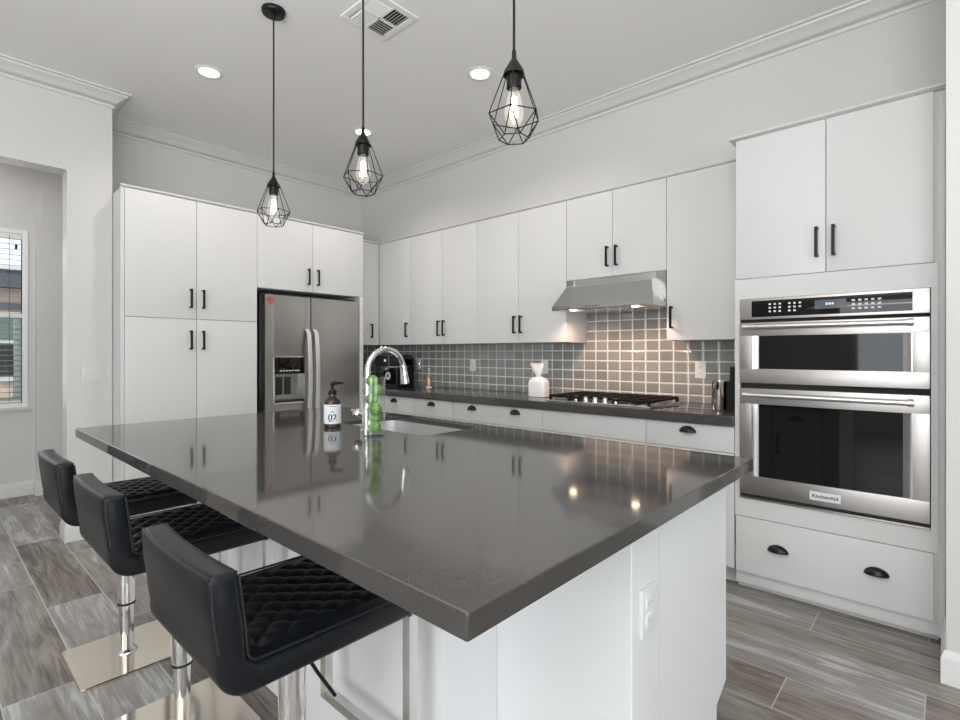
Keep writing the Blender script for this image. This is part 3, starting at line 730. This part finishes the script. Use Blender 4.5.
# ------------------------------------------------------------------ range hood and cooktop
t = thing('range_hood', 'stainless steel under-cabinet range hood over the gas cooktop', 'range hood', (3.25, 1.70, 1.545))
HY0, HY1 = 1.328, 2.071
g = G()
def rc(x0, y0, y1, z): return [(x0, y0, z), (x0, y1, z), (3.505, y1, z), (3.505, y0, z)]
g.poly([rc(3.035, HY0, HY1, 1.548), rc(3.030, HY0, HY1, 1.552), rc(3.030, HY0, HY1, 1.578), rc(3.036, HY0 + .004, HY1 - .004, 1.583), rc(3.125, HY0 + .055, HY1 - .055, 1.715), rc(3.135, HY0 + .062, HY1 - .062, 1.722), rc(3.2, HY0 + .062, HY1 - .062, 1.73)])
obj('canopy', g, 'hood', t)
obj('back_plate', G().box(3.225, 3.505, HY0, HY1, 1.60, 1.7765, .002), 'hood', t)
g = G()
for ya, yb in ((HY0, HY0 + .062), (HY1, HY1 - .062)):
    g.poly([[(3.225, ya, 1.583), (3.225, ya, 1.776), (3.215, ya, 1.776), (3.215, ya, 1.583)], [(3.225, yb, 1.715), (3.225, yb, 1.776), (3.215, yb, 1.776), (3.215, yb, 1.715)]])
obj('side_wing', g, 'hood', t)
obj('filter', G().box(3.13, 3.48, HY0 + .04, HY1 - .04, 1.546, 1.5485, .001), 'satin', t)
for y in (1.47, 1.93):
    obj('lamp', G().lathe([(.0, -.002), (.022, -.002), (.026, .0), (.026, .006), (0, .006)], 3.085, y, 1.5475, 24, cap=False), 'hoodlamp', t, 'lit warm halogen lamp')
    d = bpy.data.lights.new('hood_spot', 'SPOT'); d.energy = 6.5; d.color = (1, .64, .43); d.spot_size = 2.3; d.spot_blend = .6; d.shadow_soft_size = .025
    o = bpy.data.objects.new('hood_spot', d); C.objects.link(o); o.location = (3.10, y, 1.53); o.rotation_euler = (0, -.35, 0)
g = G()
for k in range(5): g.tube([(3.033, 1.79 - k * .022, 1.565), (3.026, 1.79 - k * .022, 1.565)], .0045, 10)
obj('button', g, 'darkplastic', t)

t = thing('cooktop', 'stainless gas cooktop with black cast iron grates under the hood', 'cooktop', (3.21, 1.70, TOP))
KY0, KY1, KX0, KX1 = 1.322, 2.078, 2.965, 3.455
obj('tray', G().box(KX0, KX1, KY0, KY1, TOP + .0005, TOP + .012, .004), 'satin', t)
ncol = 3; cw = (KY1 - KY0 - .03) / ncol
for c in range(ncol):
    y0 = KY0 + .015 + c * cw + .004; y1 = y0 + cw - .008; g = G(); zt = TOP + .044; b_ = .0085
    x0, x1 = KX0 + (.10 if c == 1 else .03), KX1 - .02
    def bar(p, q):
        p, q = Vector(p), Vector(q)
        if abs(p.x - q.x) < 1e-6: g.box(p.x - b_, p.x + b_, p.y, q.y, zt - .015, zt, .002)
        else: g.box(p.x, q.x, p.y - b_, p.y + b_, zt - .015, zt, .002)
    for x in (x0, (x0 + x1) / 2, x1): bar((x, y0, 0), (x, y1, 0))
    for y in (y0, (y0 + y1) / 2, y1): bar((x0, y, 0), (x1, y, 0))
    for x in (x0 + (x1 - x0) * .25, x0 + (x1 - x0) * .75):
        bar((x, y0, 0), (x, y0 + cw * .32, 0)); bar((x, y1 - cw * .32, 0), (x, y1, 0))
    for x in (x0, x1):
        for y in (y0, y1): g.box(x - .008, x + .008, y - .008, y + .008, TOP + .011, zt - .01)
    obj('grate', g, 'iron', t)
for (x, y, r) in ((3.10, 1.46, .038), (3.34, 1.46, .03), (3.27, 1.703, .048), (3.10, 1.945, .03), (3.34, 1.945, .038)):
    obj('burner', G().lathe([(0, .011), (r * 1.25, .011), (r * 1.2, .018), (r, .019), (r, .024), (r * .9, .027), (0, .027)], x, y, TOP, 24, cap=False), 'iron', t)
for k in range(5):
    y = 1.86 - k * .072
    g = G().lathe([(0, .012), (.021, .012), (.021, .016), (.0175, .019), (.016, .036), (.014, .039), (0, .039)], 3.012, y, TOP, 20, cap=False)
    g.box(3.008, 3.016, y - .015, y + .015, TOP + .036, TOP + .045, .002)
    obj('knob', g, 'satin', t)

# ------------------------------------------------------------------ things on the range worktop
t = thing('bag_vase', 'white ceramic vase shaped like a tied bag beside the cooktop', 'vase', (3.215, 2.305, TOP))
def sup(cx, cy, a, b_, z, p, n=28, tw=0):
    r = []
    for k in range(n):
        th = 2 * PI * k / n; c, s_ = math.cos(th), math.sin(th)
        r.append((cx + a * math.copysign(abs(c) ** (2 / p), c), cy + b_ * math.copysign(abs(s_) ** (2 / p), s_), z))
    return r
cx, cy = 3.205, 2.312
g = G(); g.poly([sup(cx, cy, a, b_, TOP + z, p) for a, b_, z, p in ((.040, .070, .0, 6), (.044, .075, .005, 6), (.045, .076, .10, 6), (.043, .074, .122, 5), (.034, .058, .14, 4), (.018, .028, .154, 2), (.012, .018, .162, 2))])
obj('body', g, 'ceramic', t)
g = G(); rr = []
for a, b_, z, dy in ((.012, .018, .158, 0), (.014, .030, .175, .006), (.016, .050, .20, .012), (.014, .062, .226, .016), (.010, .060, .238, .02)):
    rr.append([(x, y, z_ + (.020 * abs(y - cy - dy) / .06 if z > .19 else 0)) for x, y, z_ in sup(cx, cy + dy, a, b_, TOP + z, 2)])
g.poly(rr); obj('flared_neck', g, 'ceramic', t)
obj('tie', G().tube([(cx + .016 * math.cos(a), cy + .024 * math.sin(a), TOP + .160) for a in [2 * PI * k / 20 for k in range(20)]], .004, 8, closed=True), 'satin', t)

t = thing('utensil_crock', 'polished stainless steel canister on the worktop beside the oven tower', 'canister', (3.22, 1.01, TOP))
obj('cylinder', G().lathe([(0, .0), (.040, 0), (.042, .003), (.042, .158), (.044, .162), (.044, .170), (.041, .171), (.039, .16), (.039, .02), (0, .02)], 3.20, 1.0, TOP, 36, cap=False), 'chrome', t)
obj('rim_clip', G().box(3.155, 3.162, .99, 1.002, TOP + .12, TOP + .165, .002), 'black', t)
t = thing('knife_block', 'black knife block with black handled knives against the oven tower', 'knife block', (3.25, .91, TOP))
g = G(); g.poly([[(x, .868, TOP), (x, .95, TOP), (x, .95, TOP + .165), (x, .868, TOP + .215)] for x in (3.17, 3.33)]); obj('block', g, 'black', t)
for i, (x, y) in enumerate(((3.20, .935), (3.25, .935), (3.30, .935), (3.20, .90), (3.25, .90), (3.30, .90), (3.225, .878), (3.275, .878))):
    z0 = TOP + .165 + (.95 - y) / .082 * .05
    obj('knife_handle', G().tube([(x, y, z0 - .01), (x, y - .004, z0 + .05), (x - .004, y - .004, z0 + .082)], [.009, .0105, .008], 10), 'darkplastic', t)

t = thing('coffee_maker', 'black coffee maker with a pale round dial in the worktop corner', 'coffee maker', (3.19, 4.06, TOP))
obj('body', G().box(3.14, 3.36, 3.95, 4.17, TOP, TOP + .29, .015, 3), 'black', t)
obj('brew_head', G().box(3.04, 3.34, 3.95, 4.17, TOP + .20, TOP + .315, .018, 3), 'darkplastic', t)
obj('drip_tray', G().box(3.03, 3.15, 3.96, 4.16, TOP, TOP + .03, .006), 'darkplastic', t)
obj('chrome_band', G().box(3.034, 3.28, 3.946, 4.174, TOP + .196, TOP + .206, .002), 'chrome', t)
g = G().lathe([(.012, .0), (.036, .0), (.040, .004), (.040, .012), (.012, .012)], 0, 0, 0, 28, cap=False)
bmesh.ops.transform(g.bm, matrix=Matrix.Translation((3.146, 4.085, TOP + .110)) @ Matrix.Rotation(-PI / 2, 4, 'Y'), verts=g.bm.verts)
obj('dial', g, 'whiteplastic', t, 'pale round dial')
obj('brew_spout', G().box(3.06, 3.12, 4.03, 4.09, TOP + .165, TOP + .20, .006), 'satin', t)
obj('button', G().ball((3.040, 4.0, TOP + .262), .014, 14, 8), 'whiteplastic', t)
t = thing('copper_bottle', 'small copper coloured bottle with a clear neck on the corner worktop', 'bottle', (3.22, 3.575, TOP))
obj('body', G().lathe([(0, 0), (.026, 0), (.028, .004), (.031, .04), (.031, .088), (.026, .106), (.019, .112), (0, .112)], 3.22, 3.575, TOP, 28, cap=False), 'copper', t)
obj('neck', G().lathe([(.019, .112), (.018, .15), (.016, .178), (.019, .18), (.019, .19), (0, .191)], 3.22, 3.575, TOP, 20, cap=False), 'glass', t)
obj('foot_band', G().lathe([(.0275, .004), (.0295, .008), (.030, .024), (.0305, .026)], 3.22, 3.575, TOP, 28, cap=False), 'ceramic', t, 'white band around the foot')
t = thing('glass_bottle', 'tall slim clear glass bottle on the worktop left of the copper bottle', 'bottle', (3.30, 3.80, TOP))
obj('body', G().lathe([(0, 0), (.022, 0), (.024, .004), (.024, .15), (.018, .17), (.010, .185), (.010, .215), (0, .215)], 3.30, 3.80, TOP, 24, cap=False), 'glass', t)
obj('stopper', G().lathe([(.0, .213), (.0105, .213), (.012, .22), (.011, .236), (0, .238)], 3.30, 3.80, TOP, 20, cap=False), 'satin', t)

# ------------------------------------------------------------------ outlets and switch
def outlet(label, ax, pl, a, z, w=.07, hgt=.115, rocker=1, pm='whiteplastic'):
    t = thing('wall_switch' if rocker == 2 else 'power_outlet', label, 'switch' if rocker == 2 else 'outlet', pt(ax, pl, 0, a, z), None)
    if rocker == 2: pm = 'trim'
    obj('plate', fb(G(), ax, pl, 0, .006, a - w / 2, a + w / 2, z - hgt / 2, z + hgt / 2, .002), pm, t)
    if rocker == 2:
        for s in (-.024, .024): obj('rocker', fb(G(), ax, pl, .005, .010, a + s - .016, a + s + .016, z - .033, z + .033, .0015), pm, t)
    else:
        for zz in (-.02, .02): obj('socket', fb(G(), ax, pl, .005, .0085, a - .016, a + .016, z + zz - .014, z + zz + .014, .0015), pm, t)
        g = G()
        for zz in (-.02, .02):
            for s in (-.006, .006): fb(g, ax, pl, .008, .0088, a + s - .001, a + s + .001, z + zz - .006, z + zz + .004)
        obj('slots', g, 'ink' if pm != 'island' else 'gap', t)
    return t
outlet('white outlet on the tiles right of the cooktop near the steel canister', 'x', XB - .008, 1.215, 1.140)
outlet('white outlet on the tiles directly above the white bag-shaped vase', 'x', XB - .008, 2.472, 1.137)
outlet('white outlet on the tiles midway between the copper bottle and the bag-shaped vase', 'x', XB - .008, 3.285, 1.137)
outlet('white outlet on the tiles above the copper bottle, nearest the coffee maker', 'x', XB - .008, 4.06, 1.137)
outlet('white painted outlet on the end panel of the island', 'y', BY0, 1.170, .640, pm='island')
outlet('double white light switch on the wall left of the pantry', 'y', 4.3, .808, 1.10, .118, .118, 2)

# ------------------------------------------------------------------ ceiling fittings
def pendant(x, y, label, rot):
    t = thing('pendant_light', label, 'pendant lamp', (x, y, 0), 'wire cage pendants over the island')
    t.location = (x, y, CEIL)
    L = lambda z: z - CEIL
    obj('canopy', G().lathe([(0, L(CEIL)), (.060, L(CEIL) - .0005), (.060, -.010), (.055, -.020), (.012, -.024), (.008, -.04), (0, -.04)], 0, 0, 0, 36, cap=False), 'black', t, world=False)
    obj('cord', G().tube([(0, 0, -.03), (0, 0, L(2.18))], .0042, 8), 'black', t, world=False)
    cap = [(.0, L(2.200)), (.0065, L(2.200)), (.0075, L(2.176)), (.012, L(2.168)), (.031, L(2.136)), (.034, L(2.122)), (.030, L(2.122)), (.0235, L(2.120)), (.0235, L(2.082)), (.018, L(2.080)), (0, L(2.080))]
    obj('socket_cap', G().lathe(cap, 0, 0, 0, 28, cap=False), 'black', t, world=False)
    g = G(); r = .0019
    ring = lambda R_, z, o: [Vector((R_ * math.cos(rot + o + k * PI / 3), R_ * math.sin(rot + o + k * PI / 3), L(z))) for k in range(6)]
    a = ring(.032, 2.126, 0); b_ = ring(.084, 1.992, 0); c = ring(.048, 1.923, PI / 6)
    for k in range(6):
        g.tube([a[k], b_[k]], r, 6); g.tube([b_[k], b_[(k + 1) % 6]], r, 6); g.tube([c[k], c[(k + 1) % 6]], r, 6)
        g.tube([b_[k], c[k]], r, 6); g.tube([b_[(k + 1) % 6], c[k]], r, 6)
    obj('cage', g, 'black', t, world=False)
    bb = obj('bulb', G().lathe([(.013, L(2.082)), (.014, L(2.072)), (.022, L(2.05)), (.0285, L(2.02)), (.030, L(2.000)), (.027, L(1.983)), (.018, L(1.968)), (.006, L(1.962)), (0, L(1.962))], 0, 0, 0, 28, cap=False), 'bulb', t, world=False)
    g = G()
    for k in range(8):
        aa = k * PI / 4; rr = .008 if k % 2 else .006
        g.tube([(rr * math.cos(aa), rr * math.sin(aa), L(2.055)), (rr * 1.7 * math.cos(aa + .2), rr * 1.7 * math.sin(aa + .2), L(1.992))], .0009, 5)
    obj('filament', g, 'filament', bb, world=False)
    return t
pendant(1.267, 2.620, 'black wire cage pendant furthest back, in front of the pantry', .35)
pendant(1.267, 1.818, 'black wire cage pendant in the middle, below the ceiling vent', .15)
pendant(1.267, 1.009, 'black wire cage pendant nearest the camera, above the cooktop side', .55)

def downlight(x, y, label):
    t = thing('recessed_light', label, 'ceiling light', (x, y, CEIL), 'recessed ceiling lights')
    obj('trim_ring', G().lathe([(.058, -.001), (.062, -.006), (.082, -.005), (.088, -.0005), (.058, -.0005)], 0, 0, 0, 40, cap=False), 'whiteplastic', t, world=False)
    obj('lens', G().lathe([(0, -.002), (.059, -.002), (.059, -.0005), (0, -.0005)], 0, 0, 0, 36, cap=False), 'lamp', t, world=False)
    d = bpy.data.lights.new('downlight', 'SPOT'); d.energy = 29; d.color = (1, .92, .83); d.spot_size = 2.5; d.spot_blend = .8; d.shadow_soft_size = .05
    o = bpy.data.objects.new('downlight', d); C.objects.link(o); o.location = (x, y, CEIL - .02)
downlight(1.266, 3.50, 'lit round recessed light left of the hanging pendants')
downlight(2.448, 2.229, 'lit round recessed light nearest the pendant at the right')
downlight(2.454, 3.523, 'lit round recessed light half hidden behind the middle pendant')

vx0, vx1, vy0, vy1 = 1.525, 1.815, 2.10, 2.40
t = thing('ceiling_vent', 'white square four-way air vent in the ceiling', 'vent', ((vx0 + vx1) / 2, (vy0 + vy1) / 2, CEIL))
g = G(); fw = .035
g.box(vx0, vx1, vy0, vy0 + fw, CEIL - .008, CEIL - .0005, .002); g.box(vx0, vx1, vy1 - fw, vy1, CEIL - .008, CEIL - .0005, .002)
g.box(vx0, vx0 + fw, vy0 + fw, vy1 - fw, CEIL - .008, CEIL - .0005, .002); g.box(vx1 - fw, vx1, vy0 + fw, vy1 - fw, CEIL - .008, CEIL - .0005, .002)
xm, ym = (vx0 + vx1) / 2, (vy0 + vy1) / 2
g.box(xm - .006, xm + .006, vy0 + fw, vy1 - fw, CEIL - .010, CEIL - .002); g.box(vx0 + fw, vx1 - fw, ym - .006, ym + .006, CEIL - .010, CEIL - .002)
obj('frame', g, 'whiteplastic', t)
obj('dark_duct', G().box(vx0 + .02, vx1 - .02, vy0 + .02, vy1 - .02, CEIL - .0012, CEIL - .0004), 'ventdark', t)
g = G()
for qx in (0, 1):
    for qy in (0, 1):
        x0 = vx0 + fw if qx == 0 else xm + .006; x1 = xm - .006 if qx == 0 else vx1 - fw
        y0 = vy0 + fw if qy == 0 else ym + .006; y1 = ym - .006 if qy == 0 else vy1 - fw
        n = 6; along_x = (qx + qy) % 2 == 0; tilt = .008 * (1 if qy else -1)
        for k in range(n):
            if along_x:
                yc = y0 + (k + .5) * (y1 - y0) / n; g.poly([[(x, yc - tilt - .001, CEIL - .012), (x, yc - tilt + .001, CEIL - .012), (x, yc + .002, CEIL - .0014), (x, yc - .001, CEIL - .0014)] for x in (x0, x1)])
            else:
                tl = .008 * (1 if qx else -1); xc = x0 + (k + .5) * (x1 - x0) / n; g.poly([[(xc - tl - .001, y, CEIL - .012), (xc - tl + .001, y, CEIL - .012), (xc + .002, y, CEIL - .0014), (xc - .001, y, CEIL - .0014)] for y in (y0, y1)])
obj('louvers', g, 'whiteplastic', t)

# ------------------------------------------------------------------ bar stools (built at the origin, pole centre = 0,0)
def stool(label):
    t = thing('bar_stool', label, 'bar stool', (0, 0, 0), 'bar stools along the island')
    hw = .203
    arc = lambda cx, cz, r, a0, a1, n=6: [(cx + r * math.cos(math.radians(a0 + (a1 - a0) * k / n)), cz + r * math.sin(math.radians(a0 + (a1 - a0) * k / n))) for k in range(n + 1)]
    seatp = [(-.246, .710)] + [(-.243, .695)] + arc(-.183, .678, .060, 185, 270, 8) + arc(.195, .638, .020, 270, 360, 4) + arc(.197, .659, .018, 0, 90, 4) + [(-.17, .677)] + arc(-.170, .697, .020, 270, 185, 4) + [(-.190, .710)]
    obj('seat', G().prism_y(seatp, -hw, hw, .014, 10, None, len(seatp) - 1), 'leather', t, ang=50)
    bow = lambda x, y, z: (x - .010 * (1 - (y / hw) ** 2) * min(1, max(0, (z - .71) / .12)), y, z)
    backp = [(-.190, .710), (-.246, .710), (-.251, .76), (-.256, .80)] + arc(-.244, .842, .014, 180, 90, 4) + arc(-.216, .844, .012, 90, 0, 4) + [(-.200, .80), (-.193, .76)]
    obj('backrest', G().prism_y(backp, -hw, hw, .014, 14, bow, 0), 'leather', t, ang=50)
    # quilted pads
    def quilt(u, v):
        a = (u / .062 + v / .062); b_ = (u / .062 - v / .062)
        return (abs(math.sin(PI * a / 1)) * abs(math.sin(PI * b_ / 1))) ** .45
    g = G(); nx, ny = 96, 84; grid = []
    for i in range(nx + 1):
        x = -.176 + (.182 + .176) * i / nx; row_ = []
        for j in range(ny + 1):
            y = -.168 + .336 * j / ny; e_ = min(min(i, nx - i) / 5, min(j, ny - j) / 5, 1)
            row_.append((x, y, .675 + e_ * (.004 + .009 * quilt(x, y))))
        grid.append(row_)
    g.poly(grid, cap=False, closed=False); obj('seat_pad', g, 'leather', t, 'diamond quilted seat top', ang=80)
    g = G(); nz = 30; grid = []
    for i in range(nz + 1):
        z = .700 + .130 * i / nz; row_ = []
        for j in range(ny + 1):
            y = -.168 + .336 * j / ny; e_ = min(min(i, nz - i) / 4, min(j, ny - j) / 5, 1)
            bx = bow(-.1915 - .11 * max(0, z - .73), y, z)[0]
            row_.append((bx + e_ * (.004 + .008 * quilt(z, y)), y, z))
        grid.append(row_)
    g.poly(grid, cap=False, closed=False); obj('back_pad', g, 'leather', t, 'diamond quilted inside of the backrest', ang=80)
    for s in (-1, 1):
        g = G(); yy = s * (hw - .004)
        outer = [(-.268, .80), (-.263, .712)] + arc(-.178, .714, .084, 184, 270, 8) + [(.195, .630)]
        top = [(.205, .675), (-.155, .679)] + arc(-.168, .702, .023, 270, 180, 4) + [(-.196, .76), (-.2065, .846)]
        g.tube([(x, yy, z) for x, z in top], .0028, 6)
        g.tube([bow(x, yy, z) for x, z in [(-.2520, .842), (-.2510, .80), (-.2465, .76), (-.2400, .716)]], .0028, 6)
        obj('piping', g, 'pipe', t)
    for x0 in (-.2545, -.2085):
        g = G(); g.tube([bow(x0, -hw + .008 + (2 * hw - .016) * k / 12, .8515) for k in range(13)], .0028, 6); obj('piping', g, 'pipe', t)
    g = G().lathe([(0, .02), (.0265, .02), (.0265, .21), (.0315, .212), (.0315, .592), (.05, .596), (.05, .617), (0, .617)], 0, 0, 0, 32, cap=False)
    obj('pole', g, 'chrome', t)
    obj('pole_ring', G().lathe([(.0318, .209), (.033, .211), (.033, .216), (.0318, .218)], 0, 0, 0, 32, cap=False), 'rubber', t)
    g = G(); rr = [rrect(-.188, .188, -.186, .186, .016, z) for z in (.0, .010)] + [rrect(-.185, .185, -.183, .183, .014, .0125)]
    g.poly(rr); obj('base_plate', g, 'tintedchrome', t)
    obj('base_collar', G().lathe([(.0, .012), (.040, .012), (.038, .018), (.029, .024), (.0268, .026), (0, .026)], 0, 0, 0, 32, cap=False), 'satin', t)
    g = G(); a = .0125; yo, yi = .2005, .1755
    u_ = [(-yo, .25), (yo, .25), (yo, .619), (yi, .619), (yi, .275), (-yi, .275), (-yi, .619), (-yo, .619)]
    g.poly([[(x, y, z) for y, z in u_] for x in (.205 - a, .205 + a)])
    obj('footrest', g, 'satin', t)
    obj('height_lever', G().tube([(.0, .02, .59), (.03, .01, .535), (.06, -.01, .47), (.095, -.035, .405)], .0045, 8), 'black', t)
    return t
s0 = stool('black quilted bar stool nearest the camera at the near corner of the island')
dup(s0, (.602, 1.90, 0), 'black quilted bar stool in the middle of the row along the island')
dup(s0, (.592, 2.53, 0), 'black quilted bar stool furthest back, next to the alcove wall')
s0.location = (.602, 1.152, 0)
